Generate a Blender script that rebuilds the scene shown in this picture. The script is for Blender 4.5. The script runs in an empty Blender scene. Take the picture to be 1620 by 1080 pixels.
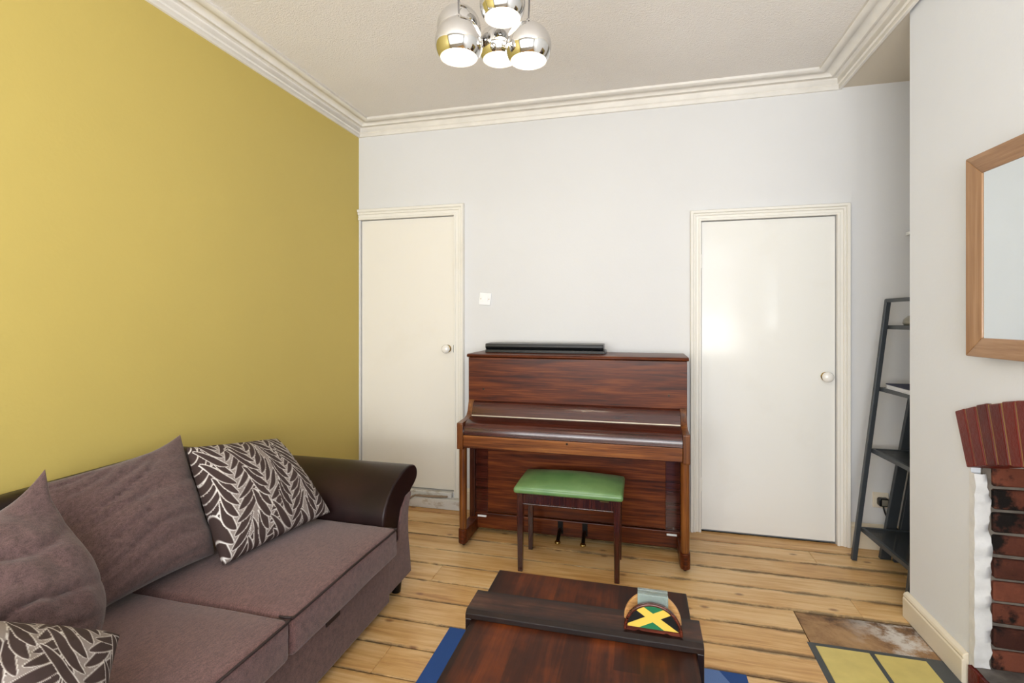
import bpy, bmesh, math, random
from mathutils import Vector, Matrix, noise as mnoise
random.seed(7)
scene = bpy.context.scene
C = scene.collection
PI = math.pi

# ------------------------------------------------------------------ camera
F_PX, HORIZON, YAW = 795.0, 505.0, math.atan2(203, 795.0)
cam_d = bpy.data.cameras.new('camera')
cam_d.sensor_width = 36.0
cam_d.lens = F_PX / 1620.0 * 36.0
cam_d.shift_y = -(540.0 - HORIZON) / 1620.0
cam_d.clip_start = 0.02
cam = bpy.data.objects.new('camera', cam_d)
C.objects.link(cam)
cam.location = (0, 0, 1.35)
cam.rotation_euler = (PI / 2, 0, YAW)
scene.camera = cam

# ------------------------------------------------------------------ light and exposure
world = bpy.data.worlds.new('overcast_sky')
scene.world = world
world.use_nodes = True
bg = world.node_tree.nodes['Background']
bg.inputs[0].default_value = (0.80, 0.88, 1.0, 1)
bg.inputs[1].default_value = 2.2
ad = bpy.data.lights.new('window_daylight', 'AREA')
ad.shape = 'RECTANGLE'
ad.size, ad.size_y = 3.4, 1.75
ad.energy = 104
ad.color = (0.93, 0.97, 1.0)
al = bpy.data.objects.new('window_daylight', ad)
C.objects.link(al)
al.location = (-.12, -1.70, 1.68)
al.rotation_euler = (PI / 2, 0, -.30)
gd = bpy.data.lights.new('ceiling_fill', 'AREA')      # added fill light, aimed up through the window to brighten the ceiling
gd.shape = 'RECTANGLE'
gd.size, gd.size_y = 3.3, .9
gd.energy = 140
gd.color = (1.0, 0.98, 0.95)
gl_ = bpy.data.objects.new('ceiling_fill', gd)
C.objects.link(gl_)
gl_.location = (-.10, -1.52, 1.06)
gl_.rotation_euler = (PI / 2 + .62, 0, 0)
vs = scene.view_settings
vs.view_transform = 'Standard'
vs.look = 'None'
vs.gamma = 1
vs.use_curve_mapping = False
vs.exposure = 0.0

# ------------------------------------------------------------------ helpers: materials
def lin(h):
    if isinstance(h, str):
        h = [int(h[i:i + 2], 16) / 255 for i in (0, 2, 4)]
    return tuple(((c / 12.92) if c <= .04045 else ((c + .055) / 1.055) ** 2.4) for c in h) + (1,)

class NT:
    def __init__(self, name):
        self.m = bpy.data.materials.new(name)
        self.m.use_nodes = True
        self.t = self.m.node_tree
        self.b = self.t.nodes['Principled BSDF']
    def n(self, kind, **kw):
        nd = self.t.nodes.new(kind)
        for k, v in kw.items():
            setattr(nd, k, v)
        return nd
    def put(self, nd, **kw):
        for k, v in kw.items():
            self.plug(v, nd.inputs[k.replace('_', ' ')])
        return nd
    def plug(self, v, sock):
        if hasattr(v, 'is_output'):
            self.t.links.new(v, sock)
        else:
            sock.default_value = v
    def math(self, op, a, b=0.0, c=0.0, clamp=False):
        nd = self.n('ShaderNodeMath', operation=op, use_clamp=clamp)
        for i, v in enumerate((a, b, c)):
            self.plug(v, nd.inputs[i])
        return nd.outputs[0]
    def coord(self, which='Object'):
        return self.n('ShaderNodeTexCoord').outputs[which]
    def pos(self):
        return self.n('ShaderNodeNewGeometry').outputs['Position']
    def mapping(self, vec, scale=(1, 1, 1), loc=(0, 0, 0), rot=(0, 0, 0)):
        nd = self.n('ShaderNodeMapping')
        self.t.links.new(vec, nd.inputs['Vector'])
        nd.inputs['Scale'].default_value = scale
        self.plug(loc, nd.inputs['Location'])
        nd.inputs['Rotation'].default_value = rot
        return nd.outputs[0]
    def noise(self, vec, scale, detail=3, rough=.55, dist=0, out='Fac'):
        nd = self.n('ShaderNodeTexNoise')
        self.t.links.new(vec, nd.inputs['Vector'])
        nd.inputs['Scale'].default_value = scale
        nd.inputs['Detail'].default_value = detail
        nd.inputs['Roughness'].default_value = rough
        nd.inputs['Distortion'].default_value = dist
        return nd.outputs[out]
    def ramp(self, fac, stops):
        nd = self.n('ShaderNodeValToRGB')
        el = nd.color_ramp.elements
        while len(el) < len(stops):
            el.new(.5)
        for e, (p, c) in zip(el, stops):
            e.position = p
            e.color = c if len(c) == 4 else lin(c)
        self.t.links.new(fac, nd.inputs[0])
        return nd.outputs[0]
    def gray(self, fac, a, b, clamp=True):
        nd = self.n('ShaderNodeMapRange')
        self.t.links.new(fac, nd.inputs[0])
        nd.inputs[1].default_value, nd.inputs[2].default_value = a, b
        return nd.outputs[0]
    def mix(self, fac, a, b, blend='MIX'):
        nd = self.n('ShaderNodeMix', data_type='RGBA', blend_type=blend)
        self.plug(fac, nd.inputs[0])
        self.plug(a, nd.inputs[6])
        self.plug(b, nd.inputs[7])
        return nd.outputs[2]
    def bump(self, h, strength=.3, dist=.01):
        nd = self.n('ShaderNodeBump')
        self.t.links.new(h, nd.inputs['Height'])
        nd.inputs['Strength'].default_value = strength
        nd.inputs['Distance'].default_value = dist
        self.t.links.new(nd.outputs[0], self.b.inputs['Normal'])
    def base(self, col=None, rough=None, metal=None, coat=None, spec=None):
        for k, v in (('Base Color', col), ('Roughness', rough), ('Metallic', metal), ('Coat Weight', coat), ('Specular IOR Level', spec)):
            if v is not None:
                self.plug(v, self.b.inputs[k])
        return self

def plain(name, hexc, rough=.5, metal=0, var=.04, nscale=6, bump=0, bscale=200, coat=0, spec=.5):
    t = NT(name)
    c = lin(hexc)
    nz = t.noise(t.pos(), nscale, 4)
    f = t.gray(nz, .3, .7)
    dark = tuple(max(0, x * (1 - var * 2)) for x in c[:3]) + (1,)
    lite = tuple(min(1, x * (1 + var)) for x in c[:3]) + (1,)
    t.base(t.mix(f, dark, lite), rough, metal, coat, spec)
    if bump:
        t.bump(t.noise(t.pos(), bscale, 3), bump, .002)
    return t.m

def wood(name, dark, mid, lite, axis='X', scale=1.0, rough=.3, coat=.3, fine=1.0, spec=.4):
    t = NT(name)
    s = {'X': (1.2, 14, 14), 'Y': (14, 1.2, 14), 'Z': (14, 14, 1.2)}[axis]
    v = t.mapping(t.pos(), tuple(k * scale for k in s))
    n1 = t.noise(v, 1.9, 6, .62, .5)
    v2 = t.mapping(t.pos(), tuple(k * scale * (5 if k > 2 else 1.5) for k in s))
    n2 = t.noise(v2, 2.0, 3, .6)
    f = t.math('ADD', t.math('MULTIPLY', n1, .55), t.math('MULTIPLY', n2, .45 * fine))
    col = t.ramp(f, [(.38, lin(dark)), (.5, lin(mid)), (.62, lin(lite))])
    t.base(col, t.math('ADD', t.math('MULTIPLY', n2, .15), rough - .07), 0, coat, spec)
    t.b.inputs['Coat Roughness'].default_value = .12
    t.bump(f, .03, .002)
    return t.m

def fabric(name, hexc, dark, scale=1.0, rough=.95, bump=.5):
    t = NT(name)
    v = t.coord('Object')
    n = t.noise(t.mapping(v, (1, 1, 1)), 420 * scale, 2, .7)
    n2 = t.noise(v, 5, 3)
    n3 = t.noise(t.mapping(v, (1, .35, .35)), 190 * scale, 2, .6)
    f = t.gray(t.math('ADD', t.math('MULTIPLY', n, .6), t.math('MULTIPLY', n3, .4)), .32, .66)
    c = t.mix(f, lin(dark), lin(hexc))
    c = t.mix(t.math('MULTIPLY', t.gray(n2, .35, .7), .25), c, lin(dark))
    t.base(c, rough, 0, 0, .2)
    t.b.inputs['Sheen Weight'].default_value = .25
    t.b.inputs['Sheen Roughness'].default_value = .5
    t.bump(n, bump, .0015)
    return t.m

M = {}
def wallpaint(name, hexc, rough=.75, bump=.12, var=.015):
    t = NT(name)
    c = lin(hexc)
    nz = t.gray(t.noise(t.pos(), 1.7, 4), .3, .7)
    t.base(t.mix(nz, tuple(x * (1 - 2 * var) for x in c[:3]) + (1,), c), rough, 0, 0, .35)
    t.bump(t.math('ADD', t.noise(t.pos(), 60, 3), t.math('MULTIPLY', t.noise(t.pos(), 5, 2), 2.5)), bump, .004)
    return t.m
M['yellow'] = wallpaint('mustard_wall_paint', 'c8b363', .6)
M['chimney'] = wallpaint('lit_white_wall_paint', 'e9ecf1', .75)  # same white paint, made lighter and cooler to imitate light on this wall
M['white'] = wallpaint('white_wall_paint', 'dddddd', .75)
t = NT('woodchip_ceiling_paint')
t.base(t.mix(t.gray(t.noise(t.pos(), 1.2, 3), .3, .7), lin('e9e4df'), lin('f0ece8')), .9, 0, 0, .2)
t.bump(t.math('ADD', t.noise(t.mapping(t.pos(), (1, 1.6, 1)), 55, 3, .6), t.noise(t.pos(), 140, 2)), .55, .008)
M['ceiling'] = t.m
M['soffit'] = wallpaint('shaded_soffit_paint', 'ddd3c2', .8)  # ceiling colour turned beige, painting in the shade on the soffit
M['cornice'] = plain('cornice_paint', 'eeeae3', .55, var=.03, nscale=9)
def gloss(name, hexc, stain):
    t = NT(name)
    n = t.gray(t.noise(t.pos(), 3.0, 5, .6), .58, .80)
    t.base(t.mix(t.math('MULTIPLY', n, .35), lin(hexc), lin(stain)), .12, 0, 0, .2)
    t.bump(t.noise(t.mapping(t.pos(), (1, 1, .25)), 9, 2), .02, .004)
    return t.m
M['door_cream'] = gloss('cream_gloss_paint', 'ebe7de', 'e2dacb')
M['door_white'] = gloss('white_gloss_paint', 'e9e8e3', 'dfdbd1')
M['casing'] = gloss('casing_gloss_paint', 'eae7df', 'd6cdbb')
M['skirting'] = gloss('skirting_gloss_paint', 'e6dbc6', 'cdbd9f')
t = NT('scuffed_skirting_paint')
m1 = t.gray(t.noise(t.mapping(t.pos(), (1, 1, 2)), 7, 6, .7), .52, .62)
t.base(t.mix(m1, lin('dcdcda'), lin('bdb5aa')), .5)
M['scuffed'] = t.m
M['black'] = plain('black_plastic', '0b0c0e', .35, var=.1)
M['dark_gap'] = plain('dark_gap', '0a0806', .9)
M['chrome'] = plain('chrome', 'd8d8d8', .06, 1, var=.01)
M['brass'] = plain('brass', 'b49a60', .25, 1)
M['hinge_pale'] = plain('worn_nickel_hinge', 'cfc4ae', .4, .6)
M['dark_metal'] = plain('dark_pedal_metal', '3a3128', .35, .9)
M['ceramic'] = plain('white_ceramic', 'f2efe9', .12, var=.01, coat=.5)
M['plastic_white'] = plain('white_plastic', 'f0f1f2', .35, var=.01)
M['cable'] = plain('grey_flex', '5e5a57', .5)
M['steel_dark'] = plain('dark_grey_painted_steel', '3a3f44', .4, .2, var=.05)
M['mesh_dark'] = None

# --- piano and tables
M['mahogany'] = wood('mahogany_veneer', '33140a', '57260f', '733b18', 'X', 1.0, .34, .06, spec=.22)
M['mahogany_dark'] = wood('dark_mahogany', '2c110b', '401a12', '522518', 'X', 1.0, .2, .4)
M['mahogany_z'] = wood('mahogany_upright_grain', '2a0f08', '3f1a0d', '522612', 'Z', 1.0, .35, .2)
M['walnut'] = wood('golden_walnut', '4a240f', '744019', '905826', 'X', .8, .3, .35)
M['walnut_z'] = wood('golden_walnut_upright', '42200d', '6c3c18', '8a5526', 'Z', .8, .3, .35)
M['stool_wood'] = wood('stool_mahogany', '240c08', '35130d', '431b12', 'Z', 1.2, .25, .4)
# table top: glued staves
t = NT('dark_stave_table_wood')
p = t.pos()
sep = t.n('ShaderNodeSeparateXYZ'); t.t.links.new(p, sep.inputs[0])
cell = t.math('FLOOR', t.math('MULTIPLY', sep.outputs[0], 14.3))
celly = t.math('FLOOR', t.math('ADD', t.math('MULTIPLY', sep.outputs[1], 2.1), t.math('MULTIPLY', t.math('FRACT', t.math('MULTIPLY', cell, .618)), 3.0)))
wn = t.n('ShaderNodeTexWhiteNoise', noise_dimensions='2D')
cmb = t.n('ShaderNodeCombineXYZ'); t.plug(cell, cmb.inputs[0]); t.plug(celly, cmb.inputs[1])
t.t.links.new(cmb.outputs[0], wn.inputs['Vector'])
gr = t.noise(t.mapping(p, (40, 3, 10)), 1.5, 5, .6, .5)
bl = t.noise(p, 5, 4, .6)
f = t.math('ADD', t.math('ADD', t.math('MULTIPLY', wn.outputs[0], .20), t.math('MULTIPLY', gr, .38)), t.math('MULTIPLY', bl, .56))
col = t.ramp(f, [(.36, lin('1b0d08')), (.54, lin('3a1a0d')), (.68, lin('5c2a10')), (.84, lin('7c3e18'))])
edge_t = t.gray(t.math('ADD', t.math('ABSOLUTE', t.math('ADD', sep.outputs[0], .178)), t.math('MULTIPLY', bl, .08)), .30, .37)
col = t.mix(t.math('MULTIPLY', edge_t, .75), col, lin('140a07'))
t.base(col, t.math('ADD', .30, t.math('MULTIPLY', bl, .2)), 0, 0, .2)
t.bump(gr, .12, .002)
M['table'] = t.m
t = NT('dark_batten_wood')
gr = t.noise(t.mapping(t.pos(), (3, 45, 30)), 1.5, 5, .6, .4)
bl = t.noise(t.pos(), 9, 4, .65)
col = t.ramp(t.math('ADD', t.math('MULTIPLY', gr, .5), t.math('MULTIPLY', bl, .5)), [(.36, lin('1c0f0a')), (.52, lin('3d2014')), (.7, lin('61402c'))])
sy_ = t.n('ShaderNodeSeparateXYZ'); t.plug(t.pos(), sy_.inputs[0])
em = t.math('MINIMUM', t.math('ABSOLUTE', t.math('SUBTRACT', sy_.outputs[1], 1.545)), t.math('ABSOLUTE', t.math('SUBTRACT', sy_.outputs[1], .917)))
em = t.gray(t.math('ADD', em, t.math('MULTIPLY', bl, .03)), .044, .066)
col = t.mix(t.math('MULTIPLY', em, .85), col, lin('0f0908'))      # ebonised edges
t.base(col, .32, 0, 0, .28)
t.bump(gr, .2, .002)
M['batten'] = t.m

# --- floor boards
t = NT('stripped_pine_boards')
p = t.pos()
oi = t.n('ShaderNodeObjectInfo')
rnd = oi.outputs['Random']
off = t.n('ShaderNodeCombineXYZ'); t.plug(t.math('MULTIPLY', rnd, 37.0), off.inputs[0]); t.plug(t.math('MULTIPLY', rnd, 11.0), off.inputs[2])
pv = t.n('ShaderNodeVectorMath', operation='ADD'); t.plug(p, pv.inputs[0]); t.plug(off.outputs[0], pv.inputs[1])
pv = pv.outputs[0]
grain = t.noise(t.mapping(pv, (1.0, 16, 1)), 2.2, 6, .6, .8)
fine = t.noise(t.mapping(pv, (3, 120, 1)), 2.0, 3, .6)
blot = t.noise(t.mapping(pv, (1, 2.2, 1)), 2.4, 4, .6)
f = t.math('ADD', t.math('ADD', t.math('MULTIPLY', grain, .5), t.math('MULTIPLY', fine, .15)), t.math('MULTIPLY', blot, .35))
f = t.math('ADD', f, t.math('MULTIPLY', t.math('SUBTRACT', rnd, .5), .10))
col = t.ramp(f, [(.33, lin('b07a42')), (.46, lin('d3a567')), (.56, lin('e3bd85')), (.7, lin('efd2a4'))])
vor = t.n('ShaderNodeTexVoronoi', voronoi_dimensions='2D'); t.plug(t.mapping(pv, (3.2, 6.0, 1)), vor.inputs['Vector']); vor.inputs['Scale'].default_value = 1.0
knot = t.gray(vor.outputs['Distance'], .085, .03)
sepc = t.n('ShaderNodeSeparateColor'); t.plug(vor.outputs['Color'], sepc.inputs[0])
knot = t.math('MULTIPLY', knot, t.math('GREATER_THAN', sepc.outputs[0], .45))
col = t.mix(t.math('MULTIPLY', knot, .75), col, lin('7a4520'))
so = t.n('ShaderNodeSeparateXYZ'); t.plug(t.coord('Object'), so.inputs[0])
sw = t.n('ShaderNodeSeparateXYZ'); t.plug(p, sw.inputs[0])
edge = t.gray(t.math('ABSOLUTE', so.outputs[1]), .046, .088)
wear = t.gray(sw.outputs[0], -1.2, 1.4)
dn = t.noise(t.mapping(p, (1, 2.2, 1)), 4.2, 7, .75)
dirt = t.math('ADD', t.math('MULTIPLY', edge, .38), t.math('MULTIPLY', wear, .22))
dirt = t.gray(t.math('ADD', dirt, dn), .84, .99)
dirt = t.math('MULTIPLY', dirt, edge)
rim = t.math('MULTIPLY', t.gray(t.math('ABSOLUTE', so.outputs[1]), .0765, .0815), t.gray(t.noise(t.mapping(p, (1, 3, 1)), 6, 4, .7), .36, .56))
dirt = t.math('MAXIMUM', dirt, t.math('MULTIPLY', rim, .85))
col = t.mix(t.math('MULTIPLY', dirt, .88), col, lin('3a2d25'))
n4 = t.gray(t.noise(p, 12, 5, .7), .66, .76)
col = t.mix(t.math('MULTIPLY', n4, .35), col, lin('8d5c35'))
t.base(col, t.math('ADD', .34, t.math('MULTIPLY', dirt, .4)), 0, .1, .45)
t.bump(t.math('ADD', grain, t.math('MULTIPLY', dirt, -1.5)), .15, .003)
M['pine'] = t.m
t = NT('stained_cement')
n1 = t.noise(t.pos(), 4.5, 7, .7, .4)
n2 = t.noise(t.mapping(t.pos(), (1, 1, 1), (3, 1, 0)), 7, 6, .7)
sx = t.n('ShaderNodeSeparateXYZ'); t.plug(t.pos(), sx.inputs[0])
c = t.ramp(n1, [(.38, lin('57402f')), (.5, lin('94704c')), (.62, lin('b08c63'))])
wmask = t.math('MULTIPLY', t.gray(n2, .46, .58), t.gray(sx.outputs[0], .85, 1.05))
c = t.mix(wmask, c, lin('d3cdc6'))
t.base(c, .7)
t.bump(n1, .4, .006)
M['cement'] = t.m

# --- upholstery
M['sofa_fabric'] = fabric('mauve_brown_weave', '7a5a56', '463232', .8)
M['cushion_fabric'] = fabric('mauve_grey_weave', '735a57', '423332', .9)
t = NT('dark_brown_leather')
n1 = t.noise(t.pos(), 4, 4)
t.base(t.mix(t.gray(n1, .35, .7), lin('1c1010'), lin('2d1b1b')), .38, 0, 0, .28)
vr = t.n('ShaderNodeTexVoronoi'); t.plug(t.pos(), vr.inputs['Vector']); vr.inputs['Scale'].default_value = 260
t.bump(vr.outputs['Distance'], .12, .002)
M['leather'] = t.m
M['piping'] = plain('dark_piping', '2b1c1b', .7)
def leaf_fabric(name):
    """woven leaf print: the attribute leaf_print is 0 on leaves, 1 on their silver outlines, about .55 on the ground between"""
    t = NT(name)
    at = t.n('ShaderNodeAttribute', attribute_name='leaf_print').outputs['Fac']
    nz = t.noise(t.coord('UV'), 260, 2, .7)
    c = t.ramp(at, [(0.0, lin('33221f')), (.18, lin('3d2a27')), (.5, lin('877c77')), (.68, lin('9d938e')), (1.0, lin('d8d4d0'))])
    c = t.mix(t.math('MULTIPLY', t.gray(nz, .4, .7), .3), c, lin('4a3d3a'))
    t.base(c, t.math('SUBTRACT', .85, t.math('MULTIPLY', at, .38)), t.math('MULTIPLY', at, .25))
    t.bump(t.math('ADD', t.math('MULTIPLY', at, -.6), t.math('MULTIPLY', nz, .4)), .25, .003)
    return t.m
M['leaf'] = leaf_fabric('silver_leaf_jacquard')
def leaf_print(o, seed, stems, size):
    """paints the woven leaf pattern of cushion o into the attribute leaf_print"""
    import numpy as np
    me = o.data
    nv = len(me.vertices)
    uv = np.zeros(len(me.loops) * 2, 'f'); me.uv_layers[0].data.foreach_get('uv', uv)
    li = np.zeros(len(me.loops), 'i'); me.loops.foreach_get('vertex_index', li)
    P2 = np.zeros((nv, 2)); P2[li] = uv.reshape(-1, 2)
    val = np.full(nv, .55)
    r = random.Random(seed)
    LN, WD, BW = .33 * size, .031 * size, .0085
    def paint_leaf(b, ang, ln, wd, bend):
        ca, sa_ = math.cos(ang), math.sin(ang)
        x = (P2[:, 0] - b[0]) * ca + (P2[:, 1] - b[1]) * sa_
        y = -(P2[:, 0] - b[0]) * sa_ + (P2[:, 1] - b[1]) * ca
        q = np.clip(x / ln, 0, 1)
        y = y - bend * ln * (q * q - .35 * q ** 4)
        w = wd * np.maximum(np.sin(PI * q ** .85), 0) ** .75 * np.where((x > 0) & (x < ln), 1, 0)
        d = np.abs(y) - w
        ok = (x > -.004) & (x < ln + .004)
        outl = ok & (d < BW)
        a = np.clip((d + BW * .35) / (BW * .7), 0, 1)
        val[outl] = a[outl]
    ph = [r.uniform(0, 6) for _ in range(stems + 4)]
    def sx(k, v): return (k + .3) / stems + .035 * math.sin(v * 6 + ph[k + 2]) + .14 * v
    for k in range(-2, stems + 2):
        v = -.35 + r.uniform(0, .06); i_ = 0
        while v < 1.05:
            up = math.atan2(1, (sx(k, v + .01) - sx(k, v)) / .01)
            sd = 1 if i_ % 2 else -1
            paint_leaf((sx(k, v), v), up + sd * r.uniform(.75, 1.0), LN * r.uniform(.85, 1.1), WD * r.uniform(.85, 1.15), -sd * r.uniform(.45, .75))
            v += .052 * size; i_ += 1
    # smaller leaves fill what ground is left
    for _ in range(420):
        free = np.flatnonzero(np.abs(val - .55) < 1e-6)
        if len(free) < nv * .05: break
        b = P2[free[r.randrange(len(free))]]
        ang = PI / 2 + .14 + r.choice((-1, 1)) * r.uniform(.2, .8)
        ln, wd_ = LN * r.uniform(.4, .62), WD * r.uniform(.7, .95)
        b = b - np.array((math.cos(ang), math.sin(ang))) * ln * .5
        x = (P2[:, 0] - b[0]) * math.cos(ang) + (P2[:, 1] - b[1]) * math.sin(ang)
        y = -(P2[:, 0] - b[0]) * math.sin(ang) + (P2[:, 1] - b[1]) * math.cos(ang)
        ins = (x > 0) & (x < ln) & (np.abs(y) < wd_)
        if ins.sum() and (np.abs(val[ins] - .55) < 1e-6).mean() > .72:
            paint_leaf(b, ang, ln, wd_, r.uniform(-.25, .25))
    at = me.attributes.new('leaf_print', 'FLOAT', 'POINT')
    at.data.foreach_set('value', val.astype('f'))
t = NT('green_leatherette')
n1 = t.noise(t.pos(), 7, 4)
t.base(t.mix(t.gray(n1, .3, .7), lin('507846'), lin('73945d')), .36, 0, .1)
t.bump(t.noise(t.pos(), 350, 2), .12, .001)
M['green'] = t.m
t = NT('blue_patch_rug')
s = t.n('ShaderNodeSeparateXYZ'); t.plug(t.pos(), s.inputs[0])
sk = t.math('ADD', s.outputs[0], t.math('MULTIPLY', s.outputs[1], .5))
k = t.math('MULTIPLY', t.math('GREATER_THAN', s.outputs[0], -.45), t.math('LESS_THAN', sk, 1.318))
nz = t.noise(t.pos(), 500, 2, .7)
cc = t.mix(k, lin('3a5a98'), lin('6f8cc4'))
cc = t.mix(t.math('MULTIPLY', t.gray(nz, .3, .7), .35), cc, lin('1f3766'))
t.base(cc, .95, 0, 0, .1)
t.bump(nz, .6, .003)
M['rug'] = t.m

# --- masonry
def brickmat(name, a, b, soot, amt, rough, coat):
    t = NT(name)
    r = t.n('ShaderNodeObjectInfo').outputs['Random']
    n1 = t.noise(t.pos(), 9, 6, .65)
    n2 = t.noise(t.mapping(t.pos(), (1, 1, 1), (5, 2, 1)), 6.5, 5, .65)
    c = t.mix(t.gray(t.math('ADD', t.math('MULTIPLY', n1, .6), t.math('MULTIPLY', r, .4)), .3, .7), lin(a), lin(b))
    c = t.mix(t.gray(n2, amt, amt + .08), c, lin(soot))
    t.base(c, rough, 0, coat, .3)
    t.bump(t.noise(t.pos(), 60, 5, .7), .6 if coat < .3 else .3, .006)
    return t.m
M['arch_brick'] = brickmat('gloss_red_painted_brick', '520e07', '6e1d10', '8a5f50', .79, .4, .05)
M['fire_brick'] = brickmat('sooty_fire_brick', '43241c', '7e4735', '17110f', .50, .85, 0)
M['soot'] = plain('soot_black', '120e0c', .95, var=.2)
M['mortar'] = plain('grey_mortar', '7d746a', .95, var=.2, nscale=20, bump=.6, bscale=80)
M['mortar_y'] = plain('ochre_mortar', 'ab8a55', .8, var=.1)
M['plaster'] = plain('rough_white_plaster', 'e6e6e6', .8, var=.06, nscale=18, bump=.5, bscale=45)
M['ash'] = plain('ashy_stone', '6f6964', .9, var=.3, nscale=14, bump=.6, bscale=60)
M['tile_yellow'] = plain('yellow_painted_tile', 'd8c575', .45, var=.06, nscale=10)
M['tile_grey'] = plain('grey_painted_border', '4b4f51', .6, var=.08, nscale=12)

# --- mirror, glass
M['mirror'] = plain('mirror_silver', 'e2e8ea', .015, 1, var=0)
M['beech'] = wood('beech_mirror_frame', '8c6646', '9c7653', 'ab8664', 'Z', .7, .35, .15)
M['beech_y'] = wood('beech_mirror_frame_rail', '8c6646', '9c7653', 'ab8664', 'Y', .7, .35, .15)
t = NT('clear_glass'); t.base((.82, .92, .88, 1), .05); t.b.inputs['Transmission Weight'].default_value = .86; t.b.inputs['IOR'].default_value = 1.5
M['glass'] = t.m
t = NT('window_pane_glass')
tr = t.n('ShaderNodeBsdfTransparent'); gl = t.n('ShaderNodeBsdfGlossy'); gl.inputs['Roughness'].default_value = .02
mx = t.n('ShaderNodeMixShader'); mx.inputs[0].default_value = .06
t.t.links.new(tr.outputs[0], mx.inputs[1]); t.t.links.new(gl.outputs[0], mx.inputs[2])
t.t.links.new(mx.outputs[0], t.t.nodes['Material Output'].inputs[0])
M['pane'] = t.m
t = NT('perforated_steel_shelf')
br = t.n('ShaderNodeTexChecker'); t.plug(t.pos(), br.inputs['Vector']); br.inputs['Scale'].default_value = 300
tr = t.n('ShaderNodeBsdfTransparent'); mx = t.n('ShaderNodeMixShader')
t.base(lin('34393d'), .45, .3)
t.plug(t.math('MULTIPLY', br.outputs['Fac'], .55), mx.inputs[0])
t.t.links.new(t.b.outputs[0], mx.inputs[1]); t.t.links.new(tr.outputs[0], mx.inputs[2])
t.t.links.new(mx.outputs[0], t.t.nodes['Material Output'].inputs[0])
M['mesh_dark'] = t.m
def emis(name, col, s):
    t = NT(name)
    t.b.inputs['Emission Color'].default_value = col
    t.b.inputs['Emission Strength'].default_value = s
    t.base((1, 1, 1, 1), .5)
    return t.m
M['bulb'] = emis('warm_lit_bulb', (1.0, .88, .70, 1), 26)
M['liner'] = plain('white_enamel_liner', 'f4f0ea', .6, var=.01)
M['coaster_wood'] = wood('dark_coaster_wood', '2a0f0a', '4a1d12', '6a2e1c', 'X', 2, .25, .4)
M['coaster_pale'] = wood('pale_coaster_wood', 'b07f4c', 'c6955c', 'd4a870', 'X', 2, .4, .2)
M['flag_y'] = plain('flag_yellow', 'd9b84e', .3, var=.02, coat=.3)
M['flag_g'] = plain('flag_green', '1f6b45', .3, var=.04, coat=.3)
M['flag_k'] = plain('flag_black', '0c0c0b', .3, var=.04, coat=.3)
M['paper'] = plain('white_paper', 'd4d5da', .8, var=.03)
M['navy'] = plain('navy_cover', '34384d', .9, var=.06)
M['stone'] = plain('grey_glazed_pottery', '8a867a', .4, var=.1)

# ------------------------------------------------------------------ helpers: geometry
ORG = {}
def finish(o, bevel, seg, smooth):
    if smooth is not None:
        o.data.polygons.foreach_set('use_smooth', [True] * len(o.data.polygons))
        o.data.set_sharp_from_angle(angle=math.radians(smooth))
    if bevel:
        b = o.modifiers.new('bevel', 'BEVEL')
        b.width, b.segments, b.limit_method, b.angle_limit = bevel, seg, 'ANGLE', math.radians(40)

def obj(name, bm, mat, parent=None, bevel=0, seg=2, smooth=None, loc=None):
    """bm is in world coordinates; linked as ONE mesh object (origin at the parent's, or at loc)."""
    bmesh.ops.recalc_face_normals(bm, faces=bm.faces)
    po = ORG[parent.name] if parent else Vector((0, 0, 0))
    lo = Vector(loc) if loc is not None else (po if parent else Vector((0, 0, 0)))
    if loc is None and not parent:
        xs = [v.co for v in bm.verts]
        lo = Vector(((min(c.x for c in xs) + max(c.x for c in xs)) / 2, (min(c.y for c in xs) + max(c.y for c in xs)) / 2, min(c.z for c in xs)))
    bmesh.ops.translate(bm, verts=bm.verts, vec=-lo)
    me = bpy.data.meshes.new(name)
    bm.to_mesh(me); bm.free()
    for m in (mat if isinstance(mat, (list, tuple)) else [mat]):
        me.materials.append(m)
    o = bpy.data.objects.new(name, me)
    C.objects.link(o)
    o.location = lo - po
    if parent:
        o.parent = parent
    ORG[o.name] = lo.copy()
    finish(o, bevel, seg, smooth)
    return o

def thing(name, label, cat, loc, group=None):
    o = bpy.data.objects.new(name, None)
    o.empty_display_size = .1
    C.objects.link(o)
    o.location = loc
    ORG[o.name] = Vector(loc)
    return tag(o, label, cat, group)
def tag(o, label, cat, group=None):
    o['label'] = label; o['category'] = cat
    if group:
        o['group'] = group
    return o
def struct(name, bm, mat, parent=None, label=None, **kw):
    o = obj(name, bm, mat, parent, **kw)
    if not parent:
        o['kind'] = 'structure'
        if label:
            o['label'] = label
    return o

def B(*boxes):
    bm = bmesh.new()
    for b in boxes:
        box(bm, *b)
    return bm
def box(bm, x0, x1, y0, y1, z0, z1):
    v = [bm.verts.new((x, y, z)) for z in (z0, z1) for y in (y0, y1) for x in (x0, x1)]
    for f in ((0, 2, 3, 1), (4, 5, 7, 6), (0, 1, 5, 4), (2, 6, 7, 3), (0, 4, 6, 2), (1, 3, 7, 5)):
        bm.faces.new([v[i] for i in f])
def prism(bm, pts, axis, a, b):
    """closed 2D profile extruded along axis; pts are (y,z) for X, (x,z) for Y, (x,y) for Z"""
    mk = {'X': lambda p, t: (t, p[0], p[1]), 'Y': lambda p, t: (p[0], t, p[1]), 'Z': lambda p, t: (p[0], p[1], t)}[axis]
    A = [bm.verts.new(mk(p, a)) for p in pts]
    D = [bm.verts.new(mk(p, b)) for p in pts]
    n = len(pts)
    for i in range(n):
        bm.faces.new((A[i], A[(i + 1) % n], D[(i + 1) % n], D[i]))
    bm.faces.new(A[::-1]); bm.faces.new(D)
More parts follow.
